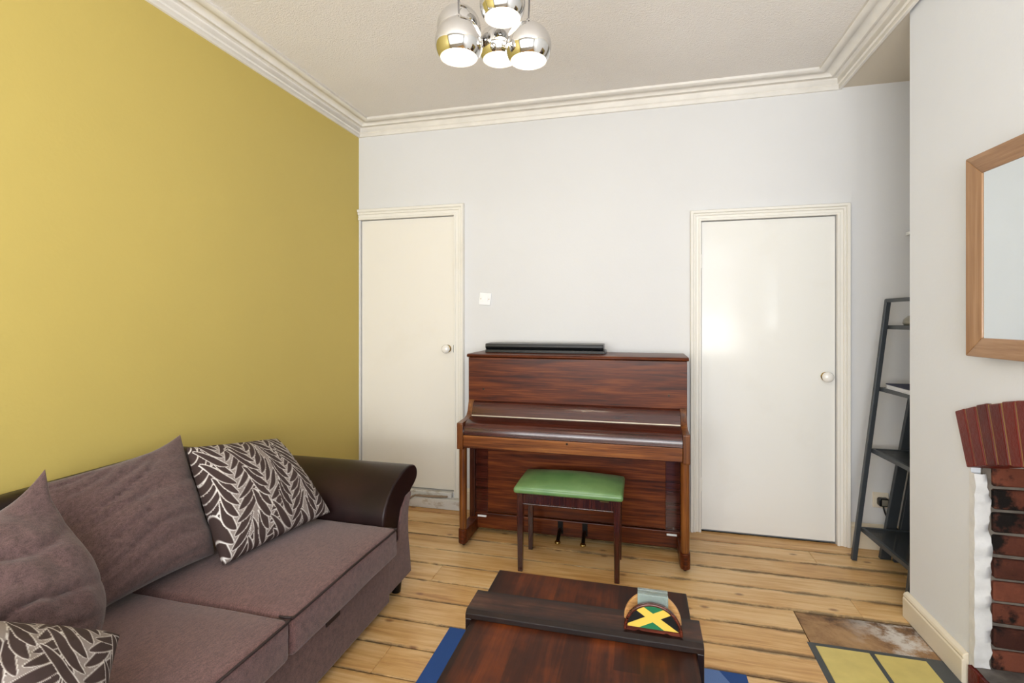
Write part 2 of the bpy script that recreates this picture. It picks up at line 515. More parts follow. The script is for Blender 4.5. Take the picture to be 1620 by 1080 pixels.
def P(pts, axis, a, b):
    bm = bmesh.new(); prism(bm, pts, axis, a, b); return bm
def lathe(bm, prof, c, axis='Z', n=24, cap=True):
    c = Vector(c)
    rings = []
    for r, h in prof:
        ring = []
        for i in range(n):
            t_ = 2 * PI * i / n
            a, b = r * math.cos(t_), r * math.sin(t_)
            ring.append(bm.verts.new(c + Vector({'Z': (a, b, h), 'Y': (a, h, b), 'X': (h, a, b)}[axis])))
        rings.append(ring)
    for r0, r1 in zip(rings, rings[1:]):
        for i in range(n):
            bm.faces.new((r0[i], r0[(i + 1) % n], r1[(i + 1) % n], r1[i]))
    if cap:
        bm.faces.new(rings[0][::-1]); bm.faces.new(rings[-1])
def L(prof, c, axis='Z', n=24, cap=True):
    bm = bmesh.new(); lathe(bm, prof, c, axis, n, cap); return bm
def tube(bm, pts, r, n=8):
    pts = [Vector(p) for p in pts]
    rings = []
    for i, p in enumerate(pts):
        d = (pts[min(i + 1, len(pts) - 1)] - pts[max(i - 1, 0)]).normalized()
        up = Vector((0, 0, 1)) if abs(d.z) < .9 else Vector((1, 0, 0))
        a = d.cross(up).normalized(); b = d.cross(a)
        rings.append([bm.verts.new(p + r * (math.cos(2 * PI * k / n) * a + math.sin(2 * PI * k / n) * b)) for k in range(n)])
    for r0, r1 in zip(rings, rings[1:]):
        for k in range(n):
            bm.faces.new((r0[k], r0[(k + 1) % n], r1[(k + 1) % n], r1[k]))
    bm.faces.new(rings[0][::-1]); bm.faces.new(rings[-1])
def T(pts, r, n=8):
    bm = bmesh.new(); tube(bm, pts, r, n); return bm
def bar(bm, p0, p1, wx, wy):
    """straight bar with horizontal rectangular cross-section between two points"""
    p0, p1 = Vector(p0), Vector(p1)
    q = [(-wx / 2, -wy / 2), (wx / 2, -wy / 2), (wx / 2, wy / 2), (-wx / 2, wy / 2)]
    a = [bm.verts.new(p0 + Vector((x, y, 0))) for x, y in q]
    b = [bm.verts.new(p1 + Vector((x, y, 0))) for x, y in q]
    for i in range(4):
        bm.faces.new((a[i], a[(i + 1) % 4], b[(i + 1) % 4], b[i]))
    bm.faces.new(a[::-1]); bm.faces.new(b)
def smooth_curve(pts, k=6):
    out = []
    P_ = [Vector(p) for p in pts]
    for i in range(len(P_) - 1):
        p0, p1, p2, p3 = P_[max(i - 1, 0)], P_[i], P_[i + 1], P_[min(i + 2, len(P_) - 1)]
        for j in range(k):
            t_ = j / k
            out.append(.5 * ((2 * p1) + (-p0 + p2) * t_ + (2 * p0 - 5 * p1 + 4 * p2 - p3) * t_ ** 2 + (-p0 + 3 * p1 - 3 * p2 + p3) * t_ ** 3))
    out.append(P_[-1])
    return out
def rbox(x0, x1, y0, y1, z0, z1, r, crown=0, wob=0, seed=0):
    """rounded soft box"""
    def axis(a, b, n):
        e = [0, .12, .3, .6, 1.0]
        out = [a + r * k for k in e] + [a + r + (b - a - 2 * r) * i / n for i in range(1, n)] + [b - r * k for k in e[::-1]]
        return out
    X, Y, Z = axis(x0, x1, 10), axis(y0, y1, 10), axis(z0, z1, 2)
    bm = bmesh.new()
    cache = {}
    def vert(x, y, z):
        key = (round(x, 5), round(y, 5), round(z, 5))
        if key not in cache:
            p = Vector((x, y, z))
            q = Vector((min(max(x, x0 + r), x1 - r), min(max(y, y0 + r), y1 - r), min(max(z, z0 + r), z1 - r)))
            d = p - q
            if d.length > 1e-6:
                p = q + d.normalized() * r
            u, v = (x - x0) / (x1 - x0), (y - y0) / (y1 - y0)
            w = (z - z0) / (z1 - z0)
            p.z += crown * w * (math.sin(PI * u) * math.sin(PI * v)) ** .6
            if wob:
                p += wob * mnoise.noise_vector(p * 5 + Vector((seed, 0, 0)))
            cache[key] = bm.verts.new(p)
        return cache[key]
    def grid(A, Bq, f):
        for i in range(len(A) - 1):
            for j in range(len(Bq) - 1):
                bm.faces.new([vert(*f(A[a], Bq[b])) for a, b in ((i, j), (i + 1, j), (i + 1, j + 1), (i, j + 1))])
    for z in (z0, z1): grid(X, Y, lambda a, b: (a, b, z))
    for y in (y0, y1): grid(X, Z, lambda a, b: (a, y, b))
    for x in (x0, x1): grid(Y, Z, lambda a, b: (x, a, b))
    return bm
def cushion_bm(TL, TR, BR, BL, T0, n=26, pinch=.08, wr=0.01, seed=0, sag=0.0, wdir=(1, 1), belly=0.0, rc=0.0, crease=0.0, ear=0.0):
    TL, TR, BR, BL = map(Vector, (TL, TR, BR, BL))
    bm = bmesh.new()
    uvl = bm.loops.layers.uv.new('UVMap')
    nrm = (BL - TL).cross(TR - TL).normalized()
    def pt(s, t_, side):
        se = s * (1 - pinch * (1 - t_ * t_)); te = t_ * (1 - pinch * (1 - s * s))
        se *= 1 + belly * math.sin(PI * min(1, max(0, (t_ + .75) / 1.75))) - rc * max(0, (t_ - .55) / .45) ** 2
        u, v = (se + 1) / 2, (te + 1) / 2
        p = TL * (1 - u) * (1 - v) + TR * u * (1 - v) + BR * u * v + BL * (1 - u) * v
        e = max(0, (1 - s * s) * (1 - t_ * t_))
        h = T0 / 2 * e ** .42
        h *= 1 + sag * t_
        q = Vector((s * wdir[0], t_ * wdir[1], seed))
        h += wr * e ** .3 * (mnoise.noise(q * 2.2) + .5 * mnoise.noise(q * 5.0))
        if crease and side > 0:
            w_ = mnoise.noise(Vector((s * .7 + seed, t_ * .7, 1.0))) * .5
            r_ = 1 - abs(mnoise.noise(Vector((s * .55 * wdir[0] + seed, (t_ + w_ + .25 * s) * 2.6 * wdir[1], seed))))
            h -= crease * e ** .4 * max(0, (r_ - .80) / .20) ** 2
        p.z += ear * max(0, (s - .35) / .65) ** 2 * max(0, (-t_ - .2) / .8) ** 2
        return p + nrm * h * side
    grids = {}
    for side in (1, -1):
        g = [[None] * (n + 1) for _ in range(n + 1)]
        for i in range(n + 1):
            for j in range(n + 1):
                s = math.sin((2 * i / n - 1) * PI / 2); t_ = math.sin((2 * j / n - 1) * PI / 2)
                if side == -1 and (i in (0, n) or j in (0, n)):
                    g[i][j] = grids[1][i][j]
                else:
                    g[i][j] = bm.verts.new(pt(s, t_, side))
        grids[side] = g
        for i in range(n):
            for j in range(n):
                idx = ((i, j), (i + 1, j), (i + 1, j + 1), (i, j + 1))
                f = bm.faces.new([g[a][b] for a, b in idx])
                for lp, (a, b) in zip(f.loops, idx):
                    lp[uvl].uv = ((math.sin((2 * a / n - 1) * PI / 2) + 1) / 2, 1 - (math.sin((2 * b / n - 1) * PI / 2) + 1) / 2)
    return bm

# ================================================================== the room
FY0, FY1, FC, RI, RO = .988, 2.212, 1.60, 1.743, 1.946
ZARC = .919 - RI
XL, YB, YR, XA = -2.065, 3.40, -1.0, 1.78       # left wall, back wall, rear (window) wall, alcove wall
XC, YC0, YC1 = 1.18, 0.56, 2.645                # chimney breast face and its two corners
ZC = 2.80                                       # ceiling
ORG_floor = struct('floor', B((XL - .1, XA + .1, YR - .1, YB + .1, -.16, -.03)), M['dark_gap'], label='bare pine floorboards with dark gaps')
floor = ORG_floor
# individual boards
pitch, ytop = .1715, 3.27
edges = [YB + .02, ytop]
while edges[-1] > YR:
    edges.append(edges[-1] - pitch)
rb = random.Random(3)
for i in range(len(edges) - 1):
    y1, y0 = edges[i] - .0032, edges[i + 1] + .0032
    ym = (y0 + y1) / 2
    xs = [XL]
    xend = XA if ym > 2.56 else (.688 if ym > .60 else XA)
    joint = {1: [.95], 2: [-1.62, 1.35], 4: [.98], 5: [-1.05], 6: [], 8: [-1.3], 9: [-1.0], 11: [-1.4], 14: [-.3], 17: [.2]}.get(i, [])
    xs += [x for x in joint if x < xend - .1] + [xend]
    for x0, x1 in zip(xs, xs[1:]):
        dz = rb.uniform(-.0015, .0008)
        bm = B((x0 + .001, x1 - .001, y0, y1, -.03, dz))
        obj('floorboard', bm, M['pine'], floor, bevel=.0025, seg=1, loc=((x0 + x1) / 2, ym, 0))
struct('ceiling', B((XL - .1, XA + .1, YR - .1, YB + .1, ZC, ZC + .12)), M['ceiling'], label='off-white woodchip ceiling')
struct('ceiling', B((1.16, XA, YC1, YB, 2.735, ZC)), M['soffit'], label='lower ceiling of the alcove, shade painted in beige')
struct('ceiling', B((1.16, XA, YR, YC0, 2.735, ZC)), M['soffit'], label='lower ceiling of the window-side alcove, shade painted in beige')
struct('wall_left', B((XL - .1, XL, YR - .1, YB + .1, -.03, ZC)), M['yellow'], label='mustard yellow painted wall')
# back wall with two door openings
DL0, DL1, DLZ0, DLZ1 = -2.050, -1.295, .115, 2.098
DR0, DR1, DRZ1 = .374, 1.140, 1.975
bm = B((XL, DL0, YB, YB + .1, -.03, ZC), (DL1, DR0, YB, YB + .1, -.03, ZC), (DR1, XA + .1, YB, YB + .1, -.03, ZC),
       (DL0, DL1, YB, YB + .1, DLZ1, ZC), (DL0, DL1, YB, YB + .1, -.03, DLZ0 - .006), (DR0, DR1, YB, YB + .1, DRZ1, ZC),
       (XL, XA, YB + .1, YB + .14, -.03, ZC))
struct('wall_back', bm, M['white'], label='plain white wall with two flush doors')
struct('wall_alcove', B((XA, XA + .1, YC1, YB, -.03, ZC), (XA, XA + .1, YR, YC0, -.03, ZC)), M['white'], label='white side wall of the alcoves')
# rear wall with the window (behind the camera)
WX0, WX1, WZ0, WZ1 = -1.88, 1.62, .80, 2.52
struct('wall_rear', B((XL, WX0, YR - .12, YR, -.03, ZC), (WX1, XA, YR - .12, YR, -.03, ZC), (WX0, WX1, YR - .12, YR, -.03, WZ0), (WX0, WX1, YR - .12, YR, WZ1, ZC)), M['white'], label='white wall around the window')
fr = .06
mull = [-1.15, -.33, .64, 1.36]
wb = [(WX0, WX1, YR - .09, YR - .03, WZ0, WZ0 + fr), (WX0, WX1, YR - .09, YR - .03, WZ1 - fr, WZ1), (WX0, WX0 + fr, YR - .09, YR - .03, WZ0, WZ1), (WX1 - fr, WX1, YR - .09, YR - .03, WZ0, WZ1)]
wb += [(m - .04, m + .04, YR - .09, YR - .03, WZ0 + fr, WZ1 - fr) for m in mull]
wb += [(WX0 + fr, WX1 - fr, YR - .085, YR - .035, 1.98, 2.04)]
win = struct('window_1', B(*wb), M['plastic_white'], label='white framed window', bevel=.004)
cx = [WX0 + fr] + [q for m in mull for q in (m - .04, m + .04)] + [WX1 - fr]
for a, b in zip(cx[::2], cx[1::2]):
    for z0, z1 in ((WZ0 + fr, 1.98), (2.04, WZ1 - fr)):
        obj('pane', B((a, b, YR - .064, YR - .060, z0, z1)), M['pane'], win)
obj('window_sill', B((WX0 - .05, WX1 + .05, YR - .03, YR + .10, WZ0 - .03, WZ0)), M['plastic_white'], win, bevel=.005)

# cornice (three mitred runs)
prof = [(0, 2.722), (.014, 2.722), (.018, 2.727), (.018, 2.744), (.026, 2.750), (.026, 2.775), (.030, 2.782), (.050, 2.785), (.058, 2.777), (.072, 2.777),
        (.080, 2.788), (.100, 2.792), (.116, 2.790), (.124, 2.781), (.152, 2.781), (.164, 2.787), (.166, 2.802), (0, 2.802)]
XR = 1.163
def run(A, Bp, na, nb):
    """A, Bp: wall corner points; na, nb: inward offset direction at each end (mitre)"""
    bm = bmesh.new()
    va = [bm.verts.new((A[0] + na[0] * p, A[1] + na[1] * p, z)) for p, z in prof]
    vb = [bm.verts.new((Bp[0] + nb[0] * p, Bp[1] + nb[1] * p, z)) for p, z in prof]
    n = len(prof)
    for i in range(n):
        bm.faces.new((va[i], va[(i + 1) % n], vb[(i + 1) % n], vb[i]))
    bm.faces.new(va); bm.faces.new(vb[::-1])
    return bm
struct('trim_1', run((XL, YR), (XL, YB), (1, 1), (1, -1)), M['cornice'], label='cream plaster cornice above the yellow wall', smooth=50)
struct('trim_2', run((XL, YB), (XR, YB), (1, -1), (-1, -1)), M['cornice'], label='cream plaster cornice above the door wall', smooth=50)
struct('trim_3', run((XR, YB), (XR, YR), (-1, -1), (-1, 1)), M['cornice'], label='cream plaster cornice along the chimney side', smooth=50)

# door casings
def casing_profile(w):
    # (across, out): across 0 at opening edge, w at wall side
    return [(0, 0), (0, .016), (.012, .018), (.016, .012), (w * .45, .014), (w * .5, .022), (w * .62, .024), (w * .68, .020), (w * .74, .030), (w * .95, .033), (w, .026), (w, 0)]
def casing(name, label, x0, x1, z0, z1, w, left=True, lslope=0.0):
    o = None
    bm = bmesh.new()
    pr = casing_profile(w)
    path = []
    if left:
        path += [((x0, z0), (-1, 0)), ((x0, z1), (-1, 1))]
    else:
        path += [((x0 - .012, z1 - lslope), (0, 1))]
    path += [((x1, z1), (1, 1)), ((x1, z0), (1, 0))]
    rings = [[bm.verts.new((p[0] + d[0] * a, YB - o_, p[1] + d[1] * a)) for a, o_ in pr] for p, d in path]
    n = len(pr)
    for r0, r1 in zip(rings, rings[1:]):
        for i in range(n):
            bm.faces.new((r0[i], r0[(i + 1) % n], r1[(i + 1) % n], r1[i]))
    bm.faces.new(rings[0]); bm.faces.new(rings[-1][::-1])
    return struct(name, bm, M['casing'], label=label, smooth=35)
casing('trim_4', 'moulded cream architrave of the door beside the yellow wall', DL0, DL1, .0, DLZ1, .078, left=False)
casing('trim_5', 'moulded cream architrave of the door beside the ladder shelf', DR0, DR1, .0, DRZ1, .066)
def knob(parent, x, z):
    k = obj('door_knob', L([(.0001, -.062), (.014, -.062), (.025, -.056), (.031, -.045), (.030, -.033), (.022, -.023), (.013, -.016), (.012, -.004)], (x, YB + .012, z), 'Y', 28), M['ceramic'], parent, smooth=60)
    obj('rose', L([(.013, -.012), (.022, -.010), (.027, -.005), (.028, 0)], (x, YB + .012, z), 'Y', 28), M['brass'], k, smooth=40)
d1 = struct('door_1', B((DL0 + .004, DL1 - .004, YB + .012, YB + .05, DLZ0, DLZ1 - .004)), M['door_cream'], label='cream flush door raised on a step beside the yellow wall', bevel=.002)
knob(d1, -1.352, 1.138)
obj('latch', B((DL1 - .008, DL1 + .004, YB - .001, YB + .02, 1.112, 1.165)), M['black'], d1)
d2 = struct('door_2', B((DR0 + .004, DR1 - .004, YB + .010, YB + .05, .012, DRZ1 - .004)), M['door_white'], label='white gloss flush door between piano and ladder shelf', bevel=.002)
knob(d2, 1.085, 1.005)
for z in (.30, 1.72):
    obj('hinge', B((DR0 - .003, DR0 + .007, YB - .002, YB + .012, z - .045, z + .045)), M['casing'], d2, bevel=.002)
# step under left door and skirtings
struct('trim_6', B((XL, DL1 + .085, 3.335, YB, 0, .072)), M['scuffed'], label='scuffed white step board below the raised door', bevel=.005)
struct('trim_7', B((XL + .002, DL1 - .01, 3.365, YB + .01, .072, DLZ0 - .006)), M['scuffed'], label='scuffed white door sill', bevel=.006)
obj_wood = T([(-1.66, 3.328, .020), (-1.60, 3.327, .072), (-1.57, 3.330, .086), (-1.47, 3.345, .082), (-1.33, 3.350, .088)], .007, 8)
tag(obj('bare_stick', obj_wood, plain('bare_wood_stick', '9a8673', .8), smooth=60), 'bare brown stick lying across the step below the cream door', 'stick')
def skirt(name, pts_axis, a, b, at, sgn, h, label):
    pr = [(0, 0), (.022, 0), (.022, h * .78), (.018, h * .80), (.021, h * .86), (.016, h * .93), (.007, h), (0, h)]
    if pts_axis == 'Y':      # runs along Y at X = at, growing sgn in X
        bm = P([(at + sgn * p, z) for p, z in pr], 'Y', a, b)
    else:
        bm = P([(at + sgn * p, z) for p, z in pr], 'X', a, b)
    return struct(name, bm, M['skirting'], label=label)
skirt('baseboard_left', 'Y', YR, 3.33, XL, 1, .14, 'cream skirting of the yellow wall')
skirt('baseboard_back', 'X', DR1 + .068, XA, YB, -1, .145, 'worn cream skirting beside the white door')
skirt('baseboard_back', 'X', DL1 + .09, DR0 - .068, YB, -1, .145, 'cream skirting behind the piano')
bm = bmesh.new()
h = .115
pr = [(0, 0), (.024, 0), (.024, h * .76), (.019, h * .79), (.023, h * .86), (.018, h * .94), (.007, h), (0, h)]
prism(bm, [(XC - p, z) for p, z in pr], 'Y', FY1 + .008, YC1 + .012)
struct('baseboard_right', bm, M['skirting'], label='thick cream skirting of the chimney breast', bevel=.003)
skirt('baseboard_right', 'Y', YC0, .93, XC, -1, .115, 'cream skirting at the window end of the chimney breast')

# chimney breast with arched opening
def arcpts(R, y0, y1, n):
    return [(y0 + (y1 - y0) * i / n, ZARC + math.sqrt(R * R - (y0 + (y1 - y0) * i / n - FC) ** 2)) for i in range(n + 1)]
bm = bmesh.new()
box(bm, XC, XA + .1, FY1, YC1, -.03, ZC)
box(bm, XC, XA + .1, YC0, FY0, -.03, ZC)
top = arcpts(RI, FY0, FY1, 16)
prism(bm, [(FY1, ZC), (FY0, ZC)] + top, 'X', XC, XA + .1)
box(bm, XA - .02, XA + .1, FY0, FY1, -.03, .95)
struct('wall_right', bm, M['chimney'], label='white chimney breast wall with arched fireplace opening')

# ================================================================== fireplace
fp = thing('fireplace', 'open fireplace with sooty brick recess and glossy red brick arch', 'fireplace', (XC + .05, FC, 0))
a_edge = math.asin((FY1 - FC) / RI)
nb = 21
for i in range(nb):
    a0 = -a_edge + 2 * a_edge * i / nb + .0024
    a1 = -a_edge + 2 * a_edge * (i + 1) / nb - .0024
    j = random.uniform(-.004, .004)
    q = [(FC + r * math.sin(a), ZARC + r * math.cos(a)) for r, a in ((RI - .004, a0), (RO + j, a0), (RO + j, a1), (RI - .004, a1))]
    m_ = ((q[0][0] + q[2][0]) / 2, (q[0][1] + q[2][1]) / 2)
    obj('arch_brick', P(q, 'X', XC - .016 - random.uniform(0, .003), XC + .09), M['arch_brick'], fp, bevel=.004, loc=(XC, m_[0], m_[1]))
ao = [(FC + r * math.sin(a), ZARC + r * math.cos(a)) for r in (RI,) for a in [-a_edge + 2 * a_edge * k / 20 for k in range(21)]]
ai = [(FC + r * math.sin(a), ZARC + r * math.cos(a)) for r in (RO - .003,) for a in [a_edge - 2 * a_edge * k / 20 for k in range(21)]]
obj('arch_mortar', P(ao + ai, 'X', XC - .0125, XC + .085), M['mortar_y'], fp)
# recess: mortar backing and bricks on far jamb, near jamb and fire back
ZH = .085
obj('jamb_mortar', B((XC + .03, XA - .03, FY1 - .012, FY1 + .0, ZH, .86)), M['mortar'], fp)
obj('jamb_mortar', B((XC + .03, XA - .03, FY0, FY0 + .012, ZH, .86)), M['mortar'], fp)
obj('back_mortar', B((XA - .04, XA - .02, FY0, FY1, ZH, .93)), M['soot'], fp)
proto = {}
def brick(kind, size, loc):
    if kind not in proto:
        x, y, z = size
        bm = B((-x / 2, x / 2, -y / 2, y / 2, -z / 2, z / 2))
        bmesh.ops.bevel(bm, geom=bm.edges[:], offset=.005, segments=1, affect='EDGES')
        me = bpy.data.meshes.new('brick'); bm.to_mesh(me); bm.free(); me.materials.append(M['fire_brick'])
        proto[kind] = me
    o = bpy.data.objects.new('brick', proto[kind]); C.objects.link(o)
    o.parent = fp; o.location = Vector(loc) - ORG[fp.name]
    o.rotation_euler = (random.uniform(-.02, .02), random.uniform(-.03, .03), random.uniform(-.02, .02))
ch = .083
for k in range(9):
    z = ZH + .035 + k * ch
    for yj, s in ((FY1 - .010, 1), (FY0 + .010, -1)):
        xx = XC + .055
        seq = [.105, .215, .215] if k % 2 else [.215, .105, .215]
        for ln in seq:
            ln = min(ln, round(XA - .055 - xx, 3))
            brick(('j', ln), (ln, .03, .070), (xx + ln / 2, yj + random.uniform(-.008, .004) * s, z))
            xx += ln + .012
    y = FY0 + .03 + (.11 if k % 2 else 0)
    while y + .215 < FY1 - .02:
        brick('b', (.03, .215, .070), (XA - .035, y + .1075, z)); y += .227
# rough plaster edge
bm = bmesh.new()
n = 46
rows = []
for i in range(n + 1):
    z = .085 + (.79 - .085) * i / n
    w = .046 + .026 * mnoise.noise(Vector((0, 0, z * 9))) + .010 * mnoise.noise(Vector((3, 0, z * 31))) - .012 * (1 if z > .74 else 0)
    y = FY1 - .026 - .020 * abs(mnoise.noise(Vector((1, 4, z * 14))))
    rows.append([bm.verts.new((XC - .003, FY1 + .004, z)), bm.verts.new((XC - .004 - .002 * mnoise.noise(Vector((2, 0, z * 20))), y, z)), bm.verts.new((XC + w * .5, y - .016 * mnoise.noise(Vector((7, 0, z * 26))), z)),
                 bm.verts.new((XC + w, y + .002, z)), bm.verts.new((XC + w + .004, FY1 - .004, z))])
for r0, r1 in zip(rows, rows[1:]):
    for k in range(4):
        bm.faces.new((r0[k], r0[k + 1], r1[k + 1], r1[k]))
obj('plaster_edge', bm, M['plaster'], fp, smooth=70)
# raised fire floor and red bricks in front of it
bm = bmesh.new()
n = 16
g = [[bm.verts.new((XC + (XA - .03 - XC) * i / n, FY0 + (FY1 - .005 - FY0) * j / 30, ZH + .012 * mnoise.noise(Vector((i * .9, j * .9, 0))))) for j in range(31)] for i in range(n + 1)]
for i in range(n):
    for j in range(30):
        bm.faces.new((g[i][j], g[i + 1][j], g[i + 1][j + 1], g[i][j + 1]))
obj('fire_floor', bm, M['ash'], fp, smooth=60)
y = FY1 - .002
while y > FY0 + .05:
    obj('hearth_brick', B((XC - .012, XC + .05, y - .062, y, .0, ZH - .004)), M['arch_brick'], fp, bevel=.004, loc=(XC, y - .031, 0))
    y -= .066
# hearth with painted tiles
HY1, HX0 = 2.345, .676
hs = thing('hearth', 'hearth of yellow painted tiles in a grey border below the fireplace', 'hearth', (.93, 1.6, 0))
obj('cement_patch', B((.690, XC - .024, HY1, 2.572, -.03, -.001)), M['cement'], hs)
obj('border', B((HX0, XC - .012, .62, HY1, -.03, .001)), M['tile_grey'], hs)
ty = HY1 - .022
while ty > .75:
    for x0, x1 in ((HX0 + .026, .896), (.914, 1.092)):
        obj('tile', B((x0, x1, ty - .29, ty, -.005, .0035)), M['tile_yellow'], hs, bevel=.0015, seg=1)
    ty -= .306

# ================================================================== upright piano
PX0, PX1 = -1.050, .258
pn = thing('upright_piano', 'mahogany upright piano standing between the two doors', 'piano', ((PX0 + PX1) / 2, 3.1, 0))
for s, x0 in (('l', PX0), ('r', PX1 - .035)):
    obj('side_panel', B((x0, x0 + .035, 3.022, 3.355, .03, 1.112)), M['mahogany_z'], pn, bevel=.003)
obj('lid', P([(2.992, 1.116), (2.990, 1.122), (2.996, 1.131), (3.01, 1.134), (3.36, 1.134), (3.36, 1.112), (3.01, 1.112)], 'X', PX0 - .008, PX1 + .008), M['mahogany'], pn, bevel=.002, smooth=40)
obj('upper_panel', B((PX0 + .001, PX1 - .001, 3.002, 3.021, .80, 1.111)), M['mahogany'], pn, bevel=.002)
obj('back_frame', B((PX0 + .036, PX1 - .036, 3.33, 3.35, .05, 1.11)), M['mahogany_dark'], pn)
for sx in (PX0 + .10, PX1 - .10):
    obj('panel_screw', L([(.006, 0), (.006, .004)], (sx, 2.998, .915), 'Y', 10), M['dark_metal'], pn)
# cheeks
ck = [(3.035, .852), (3.008, .852), (2.995, .842), (2.985, .815), (2.972, .780), (2.950, .757), (2.91, .748), (2.787, .742), (2.783, .738), (2.783, .590), (2.787, .586), (3.035, .586)]
for x0 in (PX0 + .004, PX1 - .040):
    obj('cheek', P(ck, 'X', x0, x0 + .036), M['walnut_z'], pn, bevel=.0025, smooth=40)
FX0, FX1 = PX0 + .041, PX1 - .041
fb = smooth_curve([(3.016, .842, 0), (3.000, .842, 0), (2.978, .832, 0), (2.962, .808, 0), (2.952, .780, 0), (2.945, .762, 0)], 5)
fbp = [(p.x, p.y) for p in fb] + [(3.016, .762)]
obj('fallboard_back', P(fbp, 'X', FX0, FX1), M['mahogany_dark'], pn, smooth=40)
fl = smooth_curve([(2.944, .758, 0), (2.90, .752, 0), (2.85, .742, 0), (2.818, .728, 0), (2.802, .705, 0), (2.797, .672, 0)], 6)
flp = [(p.x, p.y) for p in fl] + [(2.944, .672)]
obj('fallboard', P(flp, 'X', FX0, FX1), M['mahogany_dark'], pn, smooth=40)
obj('fallboard_hinge', B((FX0, FX1, 2.9425, 2.946, .7575, .7615)), M['hinge_pale'], pn)
obj('key_slip', B((FX0, FX1, 2.788, 2.812, .598, .669)), M['walnut'], pn, bevel=.003)
obj('lock', L([(.006, -.001), (.006, .004)], ((FX0 + FX1) / 2, 2.786, .655), 'Y', 12), M['dark_metal'], pn)
obj('key_bed', B((FX0, FX1, 2.812, 3.05, .590, .672)), M['mahogany_dark'], pn)
# lower case
obj('bottom_stile', B((PX0 + .036, PX0 + .115, 3.045, 3.06, .12, .59)), M['mahogany_dark'], pn)
obj('bottom_stile', B((PX1 - .115, PX1 - .036, 3.045, 3.06, .12, .59)), M['mahogany_dark'], pn)
obj('lower_panel', B((PX0 + .116, PX1 - .116, 3.040, 3.055, .135, .59)), M['mahogany'], pn, bevel=.003)
obj('bottom_rail', B((PX0 + .036, PX1 - .036, 3.030, 3.055, .035, .130)), M['mahogany'], pn, bevel=.004)
for xc in (PX0 + .026, PX1 - .026):
    lg = obj('leg', L([(.018, .10), (.0225, .115), (.0235, .35), (.0235, .588)], (xc, 2.832, 0), 'Z', 20), M['walnut_z'], pn, smooth=40)
    toe = bmesh.new()
    pts = [(xc - .027, 3.05), (xc + .027, 3.05)] + [(xc + .027 * math.cos(a), 2.832 - .030 * math.sin(a)) for a in [PI * k / 10 for k in range(11)]]
    prism(toe, pts, 'Z', .022, .104)
    obj('toe_block', toe, M['mahogany'], pn, bevel=.004, smooth=40)
    obj('castor', L([(.016, -.008), (.019, -.004), (.019, .004), (.016, .008)], (xc, 2.845, .019), 'X', 18), M['dark_metal'], pn, smooth=40)
    obj('castor', L([(.016, -.008), (.019, -.004), (.019, .004), (.016, .008)], (xc, 3.25, .019), 'X', 18), M['dark_metal'], pn, smooth=40)
    obj('toe_bracket', B((xc + (.028 if xc < 0 else -.085), xc + (.085 if xc < 0 else -.028), 3.022, 3.032, .106, .116)), M['plastic_white'], pn, bevel=.002)
for xp in (-.470, -.322):
    pd = smooth_curve([(xp, 3.03, .075), (xp, 2.99, .085), (xp, 2.955, .066), (xp, 2.925, .046)], 5)
    po = obj('pedal', T(pd, .011, 10), M['dark_metal'], pn, smooth=60)
    obj('pedal_tip', L([(.0001, -.008), (.016, -.006), (.018, 0), (.014, .007), (.0001, .009)], (xp, 2.918, .045), 'Z', 16), M['brass'], po, smooth=60)
    obj('pedal_slot', B((xp - .016, xp + .016, 3.0275, 3.032, .05, .125)), M['dark_gap'], pn)
# long black box on the lid
bb = thing('long_black_case', 'long flat black two-tier case lying on the piano lid', 'case', (-.60, 3.2, 1.134))
obj('lower_tier', P([(3.145, 1.1345), (3.15, 1.154), (3.29, 1.157), (3.29, 1.1345)], 'X', -.985, -.211), M['black'], bb, bevel=.003)
obj('upper_tier', P([(3.165, 1.1545), (3.156, 1.172), (3.16, 1.191), (3.28, 1.195), (3.28, 1.155)], 'X', -.988, -.222), M['black'], bb, bevel=.004)

# ================================================================== piano stool
st = thing('piano_stool', 'dark wooden piano stool with a padded green seat', 'stool', (-.37, 2.76, 0))
SX0, SX1, SY0, SY1 = -.642, -.098, 2.612, 2.912
for lx in (SX0 + .018, SX1 - .018):
    for ly in (SY0 + .018, SY1 - .018):
        bm = bmesh.new()
        s0, s1 = .026, .036
        prism(bm, [(lx - s1 / 2, ly - s1 / 2), (lx + s1 / 2, ly - s1 / 2), (lx + s1 / 2, ly + s1 / 2), (lx - s1 / 2, ly + s1 / 2)], 'Z', 0, .425)
        for v in bm.verts:
            if v.co.z < .01:
                v.co.x = lx + (v.co.x - lx) * s0 / s1; v.co.y = ly + (v.co.y - ly) * s0 / s1
        obj('leg', bm, M['stool_wood'], st, bevel=.003)
for y in (SY0 + .006, SY1 - .024):
    obj('apron', B((SX0 + .034, SX1 - .034, y, y + .018, .362, .424)), M['stool_wood'], st, bevel=.002)
for x in (SX0 + .006, SX1 - .024):
    obj('apron', B((x, x + .018, SY0 + .034, SY1 - .034, .362, .424)), M['stool_wood'], st, bevel=.002)
obj('apron_bead', T([(SX0 + .036, SY0 + .004, .366), (SX1 - .036, SY0 + .004, .366)], .006, 8), M['stool_wood'], st, smooth=60)
sb = rbox(SX0 - .014, SX1 + .014, SY0 - .022, SY1 + .022, .425, .458, .014, crown=.040)
obj('seat', sb, M['green'], st, smooth=60)
obj('seat_catch', B((-.20, -.155, SY0 - .019, SY0 - .008, .419, .425)), M['brass'], st)

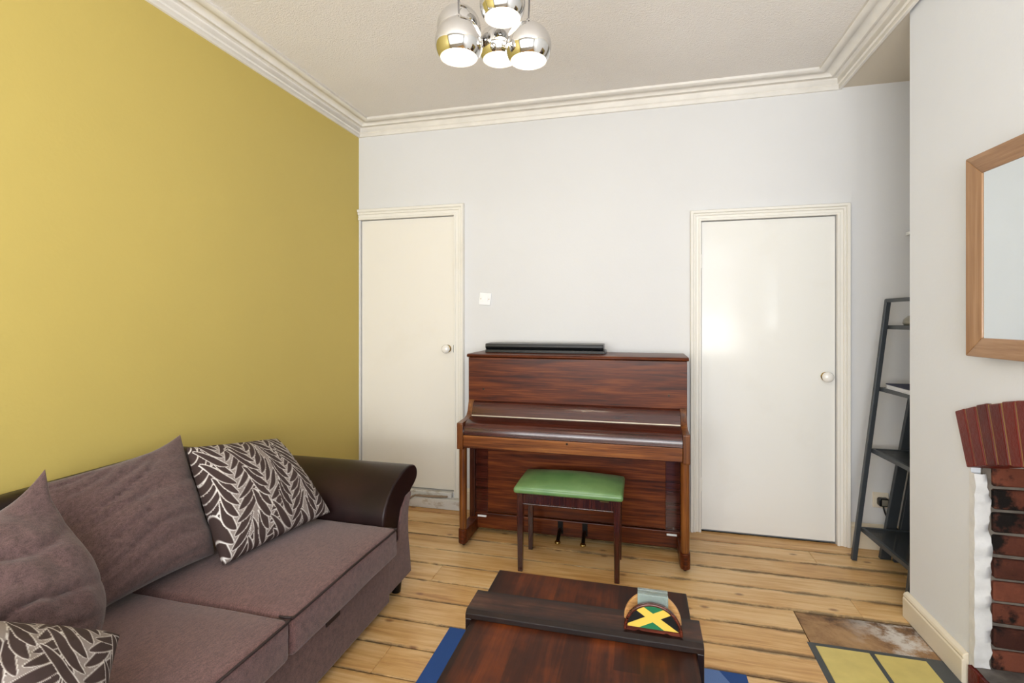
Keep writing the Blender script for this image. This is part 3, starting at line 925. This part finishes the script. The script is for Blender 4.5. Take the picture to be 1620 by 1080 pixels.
# ================================================================== rug and coffee table
rug = obj('rug', B((-.805, .388, .25, 2.057, .0015, .010)), M['rug'], bevel=.003)
tag(rug, 'blue patchwork rug below the dark coffee table', 'rug')
ct = thing('coffee_table', 'dark stained wooden coffee table with raised cross battens', 'table', (-.18, 1.25, .0105))
TX0, TX1, TY0, TY1, TZ = -.508, .152, .66, 1.800, .42
obj('tabletop', B((TX0, TX1, TY0, TY1, TZ - .035, TZ)), M['table'], ct, bevel=.004)
for (ya, yb) in ((1.478, 1.612), (.85, .984)):
    obj('batten', P([(ya, TZ + .0005), (ya + .002, TZ + .016), (ya + .014, TZ + .025), (yb - .010, TZ + .025), (yb, TZ + .018), (yb, TZ + .0005)], 'X', TX0 - .020, TX1 + .020), M['batten'], ct, bevel=.002)
    for x0 in (TX0 - .020, TX1 + .001):
        obj('side_leg', B((x0, x0 + .019, ya + .002, yb - .002, .0105, TZ + .0005)), M['batten'], ct, bevel=.002)
    obj('stretcher', B((TX0 + .001, TX1 - .001, ya + .03, yb - .03, .12, .15)), M['batten'], ct, bevel=.002)

# coaster holder with flag
ZT = TZ + .025
ch_ = thing('coaster_holder', 'half-round wooden coaster holder with a green, black and yellow flag face', 'coaster holder', (.035, 1.54, ZT))
CX, RX, RZ = .035, .081, .082
def half(rx, rz, z0, n=24, a0=0, a1=PI):
    return [(CX + rx * math.cos(a0 + (a1 - a0) * k / n), z0 + rz * math.sin(a0 + (a1 - a0) * k / n)) for k in range(n + 1)]
YF = 1.503
foot = [(CX - .030, ZT + .002), (CX - .024, ZT + .0), (CX + .024, ZT), (CX + .030, ZT + .002)]
base_cut = [(CX - RX * .98, ZT), (CX - .050, ZT), (CX - .040, ZT + .005), (CX - .03, ZT + .002), (CX + .03, ZT + .002), (CX + .040, ZT + .005), (CX + .050, ZT), (CX + RX * .98, ZT)]
front = half(RX, RZ, ZT + .004) + base_cut
obj('front_panel', P(front, 'Y', YF, YF + .010), M['coaster_wood'], ch_, bevel=.0015, smooth=30)
rim = bmesh.new()
tube(rim, [(x, YF - .001, z) for x, z in half(RX - .003, RZ - .003, ZT + .004)], .0045, 8)
obj('rim', rim, M['coaster_wood'], ch_, smooth=60)
obj('back_panel', P(half(RX + .002, RZ + .002, ZT + .004) + base_cut, 'Y', YF + .055, YF + .066), M['coaster_pale'], ch_, bevel=.0015, smooth=30)
obj('holder_base', B((CX - .065, CX + .065, YF + .008, YF + .057, ZT, ZT + .014)), M['coaster_wood'], ch_)
for x0 in (CX - .076, CX + .066):
    obj('side_wall', B((x0, x0 + .010, YF + .008, YF + .058, ZT, ZT + .030)), M['coaster_pale'], ch_, bevel=.002)
# flag: saltire on a half disc, clipped to the face
def clip(poly, inside, cross):
    out = []
    for i in range(len(poly)):
        a, b = poly[i], poly[(i + 1) % len(poly)]
        ia, ib = inside(a), inside(b)
        if ia: out.append(a)
        if ia != ib: out.append(cross(a, b))
    return out
def clip_half(poly, p, nrm):
    d = lambda q: (q[0] - p[0]) * nrm[0] + (q[1] - p[1]) * nrm[1]
    return clip(poly, lambda q: d(q) >= 0, lambda a, b: (a[0] + (b[0] - a[0]) * d(a) / (d(a) - d(b)), a[1] + (b[1] - a[1]) * d(a) / (d(a) - d(b))))
face = half(RX - .010, RZ - .012, ZT + .014)
fc = (CX, ZT + .046)
u1 = Vector((1, -.62)).normalized(); u2 = Vector((1, .52)).normalized()
n1, n2 = Vector((-u1.y, u1.x)), Vector((-u2.y, u2.x))
wd = .0108
pieces = {}
def cut(poly, *planes):
    for p, n_ in planes:
        if len(poly) >= 3: poly = clip_half(poly, p, n_)
    return poly
pp = lambda n_, s: (fc[0] + n_.x * wd * s, fc[1] + n_.y * wd * s)
tri = [('flag_g', 1, 1), ('flag_g', -1, -1), ('flag_k', 1, -1), ('flag_k', -1, 1)]
obj('flag_saltire', P(face, 'Y', YF - .0012, YF), M['flag_y'], ch_)
for mname, s1, s2 in tri:
    q = cut(face, (pp(n1, s1), n1 * s1), (pp(n2, s2), n2 * s2))
    if len(q) >= 3:
        obj('flag_field', P(q, 'Y', YF - .0022, YF - .0012), M[mname], ch_)
for k in range(5):
    y = YF + .0125 + k * .0088
    cst = obj('glass_coaster', B((CX - .043, CX + .043, y, y + .0045, ZT + .0145, ZT + .103 - .0012 * (k % 3))), M['glass'], bevel=.001)
    tag(cst, 'clear square glass coaster upright in the half-round holder', 'coaster', 'glass coasters in the holder')

# ================================================================== sofa
sf = thing('sofa', 'mauve brown fabric and dark leather sofa against the yellow wall', 'sofa', (-1.55, 1.3, 0))
SYA, SYB = .50, 2.055         # seat between arms
XB, XF = -2.035, -1.115       # back and front of the base
obj('platform', B((XB + .03, XF - .06, SYA - .01, SYB + .01, .255, .2875)), M['piping'], sf)
obj('base', B((XB + .02, XF - .002, SYA - .006, SYB + .05, .045, .262)), M['sofa_fabric'], sf, bevel=.012, seg=3, smooth=40)
armp = smooth_curve([(2.062, .20, 0), (2.062, .40, 0), (2.080, .48, 0), (2.135, .545, 0), (2.225, .592, 0), (2.315, .612, 0), (2.385, .602, 0), (2.418, .570, 0), (2.415, .532, 0), (2.385, .506, 0), (2.340, .480, 0), (2.305, .42, 0), (2.300, .30, 0), (2.322, .16, 0), (2.332, .075, 0)], 5)
def arm(mir):
    f = (lambda y: y) if not mir else (lambda y: SYA + SYB - y)
    pts = [(f(p.x), p.y) for p in armp] + [(f(2.062), .075)]
    a = obj('arm', P(pts, 'X', XB, XF - .012), M['leather'], sf, bevel=.022, seg=4, smooth=50)
    # fabric facing on the front of the arm, from the floor to below the scroll
    fp_ = [(f(p.x), p.y) for p in armp if p.y < .477 and p.x > 2.2]
    inner = [(f(2.064), .085), (f(2.064), .285), (f(2.195), .295), (f(2.20), .36), (f(2.225), .43), (f(2.28), .478), (f(2.325), .485)]
    fp_ = [(y, max(z, .085)) for y, z in fp_]
    obj('arm_facing', P(inner + [(y - (.004 if not mir else -.004), z) for y, z in fp_], 'X', XF - .013, XF - .004), M['sofa_fabric'], a, bevel=.003)
arm(False); arm(True)
# back with a top that sweeps down into the arms
bm = bmesh.new()
secs = []
N = 40
for i in range(N + 1):
    y = SYA - .30 + (SYB + .32 - SYA + .30) * i / N
    e = min(y - (SYA - .30), (SYB + .32) - y)
    k = min(1, max(0, e / .62)); k = k * k * (3 - 2 * k)
    zt = .575 + (.785 - .575) * k
    prof_b = [(-2.045, .06), (-2.045, zt - .04), (-2.030, zt - .012), (-2.0, zt), (-1.955, zt), (-1.925, zt - .015), (-1.91, zt - .05), (-1.86, .40), (-1.86, .06)]
    secs.append([bm.verts.new((x, y, z)) for x, z in prof_b])
for a, b in zip(secs, secs[1:]):
    for k in range(len(a) - 1):
        bm.faces.new((a[k], a[k + 1], b[k + 1], b[k]))
    bm.faces.new((a[-1], a[0], b[0], b[-1]))
bm.faces.new(secs[0]); bm.faces.new(secs[-1][::-1])
obj('back', bm, M['leather'], sf, smooth=60)
ym = 1.348
for i, (y0, y1) in enumerate(((ym + .002, SYB + .002), (SYA, ym - .002))):
    sc = obj('seat_cushion', rbox(-1.86, -1.052, y0, y1, .288, .418, .022, crown=.028, wob=.004, seed=i * 5), M['sofa_fabric'], sf, smooth=60)
    zp, r = .412, .0042
    xf, xb2 = -1.056, -1.80
    pts = [(xf - .05, y0 + .008, zp - .001), (xf - .03, y0 + .006, zp), (xf - .008, y0 + .012, zp), (xf, y0 + .035, zp), (xf - .001, (y0 + y1) / 2, zp + .002), (xf, y1 - .035, zp), (xf - .008, y1 - .012, zp), (xf - .03, y1 - .006, zp), (xf - .05, y1 - .008, zp - .001)]
    obj('piping', T(smooth_curve(pts, 5), r, 6), M['piping'], sc, smooth=60)
obj('label_tab', B((XF - .004, XF + .003, 1.615, 1.70, .222, .240)), M['piping'], sf)
for fx in (XF - .06, XB + .08):
    for fy in (SYA - .22, SYB + .22):
        obj('foot', L([(.022, 0), (.028, .05), (.03, .076)], (fx, fy, 0), 'Z', 16), M['black'], sf, smooth=40)

GC = 'scatter cushions on the sofa'
def cushion(name, label, mat, *a, **k):
    o = obj(name, cushion_bm(*a, **k), mat, smooth=80)
    return tag(o, label, 'cushion', GC)
cushion('back_cushion', 'plain mauve brown back cushion beside the leaf cushion at the leather arm', M['cushion_fabric'],
        (-1.84, 1.15, .828), (-1.845, 1.675, .845), (-1.575, 1.585, .456), (-1.60, 1.08, .456), .18, n=64, pinch=.05, wr=.012, seed=2, sag=.25, wdir=(.6, 1.3), crease=.016, rc=.04, ear=.028)
cushion('back_cushion', 'plain mauve brown back cushion behind the leaf cushion lying low on the seat', M['cushion_fabric'],
        (-1.72, .64, .815), (-1.685, 1.085, .838), (-1.455, 1.10, .468), (-1.45, .64, .468), .20, n=64, pinch=.07, wr=.018, seed=9, sag=.3, wdir=(1.2, 1.0), belly=.20, rc=.16, crease=.024, ear=.075)
lc = cushion('leaf_cushion', 'dark brown cushion with silver leaves propped against the leather arm', M['leaf'],
        (-1.735, 1.605, .842), (-1.70, 2.07, .775), (-1.385, 2.035, .462), (-1.475, 1.515, .452), .17, n=210, pinch=.03, wr=.006, seed=4)
leaf_print(lc, 5, 4, .86)
lc = cushion('leaf_cushion', 'dark brown cushion with large silver leaves leaning low on the seat', M['leaf'],
        (-1.49, .68, .725), (-1.275, .985, .552), (-1.055, .76, .450), (-1.27, .525, .60), .17, n=210, pinch=.03, wr=.006, seed=6)
leaf_print(lc, 8, 3, 1.2)

# ================================================================== ladder shelf in the alcove
ls = thing('ladder_shelf', 'dark grey metal ladder shelf leaning in the alcove', 'shelf', (1.4, 3.0, 0))
LY1, LY0 = 3.212, 2.70
def lx(z, y=3.212): return 1.162 + .1145 * z + (3.212 - y) * .06
for y in (LY0, LY1):
    bm = bmesh.new(); bar(bm, (lx(0, y), y, 0), (lx(1.462, y), y, 1.462), .024, .026)
    obj('upright', bm, M['steel_dark'], ls, bevel=.002)
obj('top_bar', P([(lx(1.45) - .012, LY1), (lx(1.45) + .012, LY1), (lx(1.45, LY0) + .012, LY0), (lx(1.45, LY0) - .012, LY0)], 'Z', 1.444, 1.464), M['steel_dark'], ls, bevel=.002)
for z, dp in ((1.318, .20), (.975, .29), (.632, .36), (.190, .46)):
    xa_, xb_ = lx(z) + .010, lx(z, LY0) + .010
    x1 = min(xa_ + dp, XA - .02)
    t_ = .022
    bm = bmesh.new()
    prism(bm, [(xa_, LY1), (xa_ + .016, LY1), (xb_ + .016, LY0), (xb_, LY0)], 'Z', z - t_, z)
    box(bm, x1 - .016, x1, LY0, LY1, z - t_, z)
    box(bm, xb_ + .016, x1 - .016, LY0, LY0 + .016, z - t_, z)
    box(bm, xa_ + .016, x1 - .016, LY1 - .016, LY1, z - t_, z)
    fr_ = obj('shelf_frame', bm, M['steel_dark'], ls)
    obj('shelf_plate', P([(xa_ + .015, LY1 - .015), (x1 - .015, LY1 - .015), (x1 - .015, LY0 + .015), (xb_ + .015, LY0 + .015)], 'Z', z - .006, z - .003), M['mesh_dark'], fr_)
for (xa, ya, w) in ((1.335, 3.268, .034), (1.392, 3.240, .030)):
    bm = bmesh.new(); bar(bm, (xa, ya, 0), (xa + .158 * 1.30, ya, 1.30), .052, w * .8)
    obj('rear_upright', bm, M['steel_dark'], ls, bevel=.002)
bk = thing('notebook', 'navy notebook with white pages on the ladder shelf', 'book', (1.42, 3.02, .976))
bx0 = lx(.975) + .022
obj('pages', B((bx0 + .002, bx0 + .215, 2.86, 3.155, .978, .996)), M['paper'], bk, bevel=.003)
obj('cover', P([(bx0, .9755), (bx0 + .22, .9755), (bx0 + .22, .978), (bx0 + .001, .978)], 'Y', 2.855, 3.16), M['paper'], bk)
obj('cover', B((bx0, bx0 + .22, 2.855, 3.16, .9962, 1.002)), M['navy'], bk, bevel=.002)
pz = L([(.0001, .0), (.075, .0), (.082, .012), (.078, .03), (.058, .05), (.025, .060), (.0001, .062)], (1.438, 3.10, 1.3185), 'Z', 28)
tag(obj('grey_bowl', pz, M['stone'], smooth=60), 'grey upturned bowl on the top tier of the ladder shelf', 'bowl')
# small wall shelf high in the alcove
wsx = 1.492
wsf = thing('wall_shelf', 'small white wall shelf high in the alcove above the ladder shelf', 'shelf', (1.62, 3.28, 1.84))
obj('board', B((wsx, XA - .002, 3.18, 3.395, 1.835, 1.855)), M['plastic_white'], wsf, bevel=.003)
obj('bracket', P([(3.395, 1.834), (3.20, 1.834), (3.395, 1.70)], 'X', wsx + .035, wsx + .050), M['stone'], wsf)

# socket with plug, light switch
so_ = thing('wall_socket', 'cream wall socket above the skirting beside the ladder shelf', 'socket', (1.367, YB, .29))
obj('face_plate', B((1.327, 1.407, YB - .011, YB, .245, .334)), M['skirting'], so_, bevel=.003)
pl = thing('plug', 'black plug with trailing lead in the cream wall socket', 'plug', (1.37, YB - .02, .285))
obj('plug_body', P([(1.350, .262), (1.392, .262), (1.398, .272), (1.398, .300), (1.392, .310), (1.350, .310), (1.344, .300), (1.344, .272)], 'Y', YB - .045, YB - .012), M['black'], pl, bevel=.005)
obj('fuse_label', B((1.358, 1.390, YB - .0462, YB - .045, .270, .303)), M['stone'], pl)
obj('lead', T(smooth_curve([(1.371, YB - .03, .264), (1.375, YB - .035, .235), (1.388, YB - .038, .20), (1.415, YB - .04, .165), (1.47, YB - .045, .10), (1.53, YB - .06, .02), (1.60, YB - .10, .006)], 5), .0045, 8), M['black'], pl, smooth=60)
sw = thing('light_switch', 'white double light switch hanging slightly crooked between door and piano', 'light switch', (-1.063, YB, 1.494))
def rotz(bm, c, ang):
    bmesh.ops.rotate(bm, verts=bm.verts, cent=c, matrix=Matrix.Rotation(ang, 3, 'Y'))
    return bm
cs = (-1.063, YB, 1.494); sa = math.radians(5)
obj('face_plate', rotz(B((-1.106, -1.020, YB - .010, YB, 1.451, 1.537)), cs, sa), M['plastic_white'], sw, bevel=.003)
for dx in (-.016, .016):
    obj('rocker', rotz(P([(YB - .0105, 1.480), (YB - .0165, 1.481), (YB - .012, 1.508), (YB - .0105, 1.508)], 'X', cs[0] + dx - .007, cs[0] + dx + .007), cs, sa), M['plastic_white'], sw)
for dx in (-.030, .030):
    obj('screw', rotz(L([(.003, -.0115), (.003, -.009)], (cs[0] + dx, YB, 1.494), 'Y', 8), cs, sa), M['brass'], sw)

# ================================================================== mirror
MY1, MY0, MZ0, MZ1, fw = 2.142, 1.50, 1.220, 1.920, .066
mr = thing('wall_mirror', 'beech framed mirror hanging above the fireplace arch', 'mirror', (XC, MY0, 1.2))
XO = XC - .026
def rail(name, pts, mat):
    bm = bmesh.new()
    # pts: outer0, outer1, inner1, inner0 in (y,z); face slopes inwards
    o0 = [bm.verts.new((XC - .002, *pts[k])) for k in range(4)]
    c_ = Vector((0, 0))
    o1 = []
    for k in range(4):
        o1.append(bm.verts.new((XO if k < 2 else XO + .010, *pts[k])))
    for i in range(4):
        bm.faces.new((o0[i], o0[(i + 1) % 4], o1[(i + 1) % 4], o1[i]))
    bm.faces.new(o0[::-1]); bm.faces.new(o1)
    obj(name, bm, mat, mr, bevel=.003)
rail('frame_stile', [(MY1, MZ0), (MY1, MZ1), (MY1 - fw, MZ1 - fw), (MY1 - fw, MZ0 + fw)], M['beech'])
rail('frame_stile', [(MY0, MZ0), (MY0, MZ1), (MY0 + fw, MZ1 - fw), (MY0 + fw, MZ0 + fw)], M['beech'])
rail('frame_rail', [(MY0, MZ1), (MY1, MZ1), (MY1 - fw, MZ1 - fw), (MY0 + fw, MZ1 - fw)], M['beech_y'])
rail('frame_rail', [(MY0, MZ0), (MY1, MZ0), (MY1 - fw, MZ0 + fw), (MY0 + fw, MZ0 + fw)], M['beech_y'])
obj('mirror_glass', B((XC - .012, XC - .009, MY0 + fw - .01, MY1 - fw + .01, MZ0 + fw - .01, MZ1 - fw + .01)), M['mirror'], mr)
mr.rotation_euler.z = math.radians(2.6)      # hangs a little proud of the wall at the alcove end

# ================================================================== pendant lamp
def unproj(u, v, d):
    x = (u - 810) / F_PX
    s, c = math.sin(YAW), math.cos(YAW)
    return Vector(((-s + x * c) * d, (c + x * s) * d, 1.35 + (HORIZON - v) / F_PX * d))
R = .0745
globes = [(726, 68, 1.570), (726, 45, 1.70), (795, 6, 1.62), (790, 74, 1.78), (836, 74, 1.62)]
cen = [unproj(*g) for g in globes]
hub = sum((Vector((c.x, c.y, 0)) for c in cen), Vector()) / 5
pdn = thing('pendant_lamp', 'cluster pendant lamp with five chrome globe shades', 'lamp', (hub.x, hub.y, ZC))
obj('ceiling_rose', L([(.0001, -.05), (.05, -.048), (.075, -.035), (.08, -.01), (.08, 0)], (hub.x, hub.y, ZC), 'Z', 32), M['chrome'], pdn, smooth=50)
CUT = math.asin(.058 / R)
for c in cen:
    pr_o = [(R * math.sin(a), R * math.cos(a)) for a in [(PI - CUT) * k / 22 for k in range(1, 23)]]
    pr_o = [(.0005, R)] + pr_o
    sh = obj('lamp_shade', L(pr_o, c, 'Z', 40, cap=False), M['chrome'], pdn, smooth=80)
    ri = R - .003
    obj('shade_liner', L([(.0005, ri)] + [(ri * math.sin(a), ri * math.cos(a)) for a in [(PI - CUT) * k / 16 for k in range(1, 17)]] + [(pr_o[-1][0], pr_o[-1][1])], c, 'Z', 32, cap=False), M['liner'], sh, smooth=80)
    obj('bulb', L([(.001, -.045), (.018, -.041), (.029, -.028), (.033, -.010), (.028, .010), (.016, .028), (.013, .045)], c, 'Z', 20), M['bulb'], sh, smooth=80)
    obj('shade_cap', L([(.009, 0), (.009, .012), (.004, .018)], c + Vector((0, 0, R - .002)), 'Z', 14), M['chrome'], sh, smooth=40)
    d = Vector((hub.x, hub.y, ZC - .045)) + (Vector((c.x, c.y, 0)) - hub) * .35
    obj('flex', T(smooth_curve([c + Vector((0, 0, R + .012)), c + Vector((0, 0, R + .12)), (c * .5 + d * .5) + Vector((0, 0, .05)), d], 6), .0026, 6), M['cable'], pdn, smooth=60)
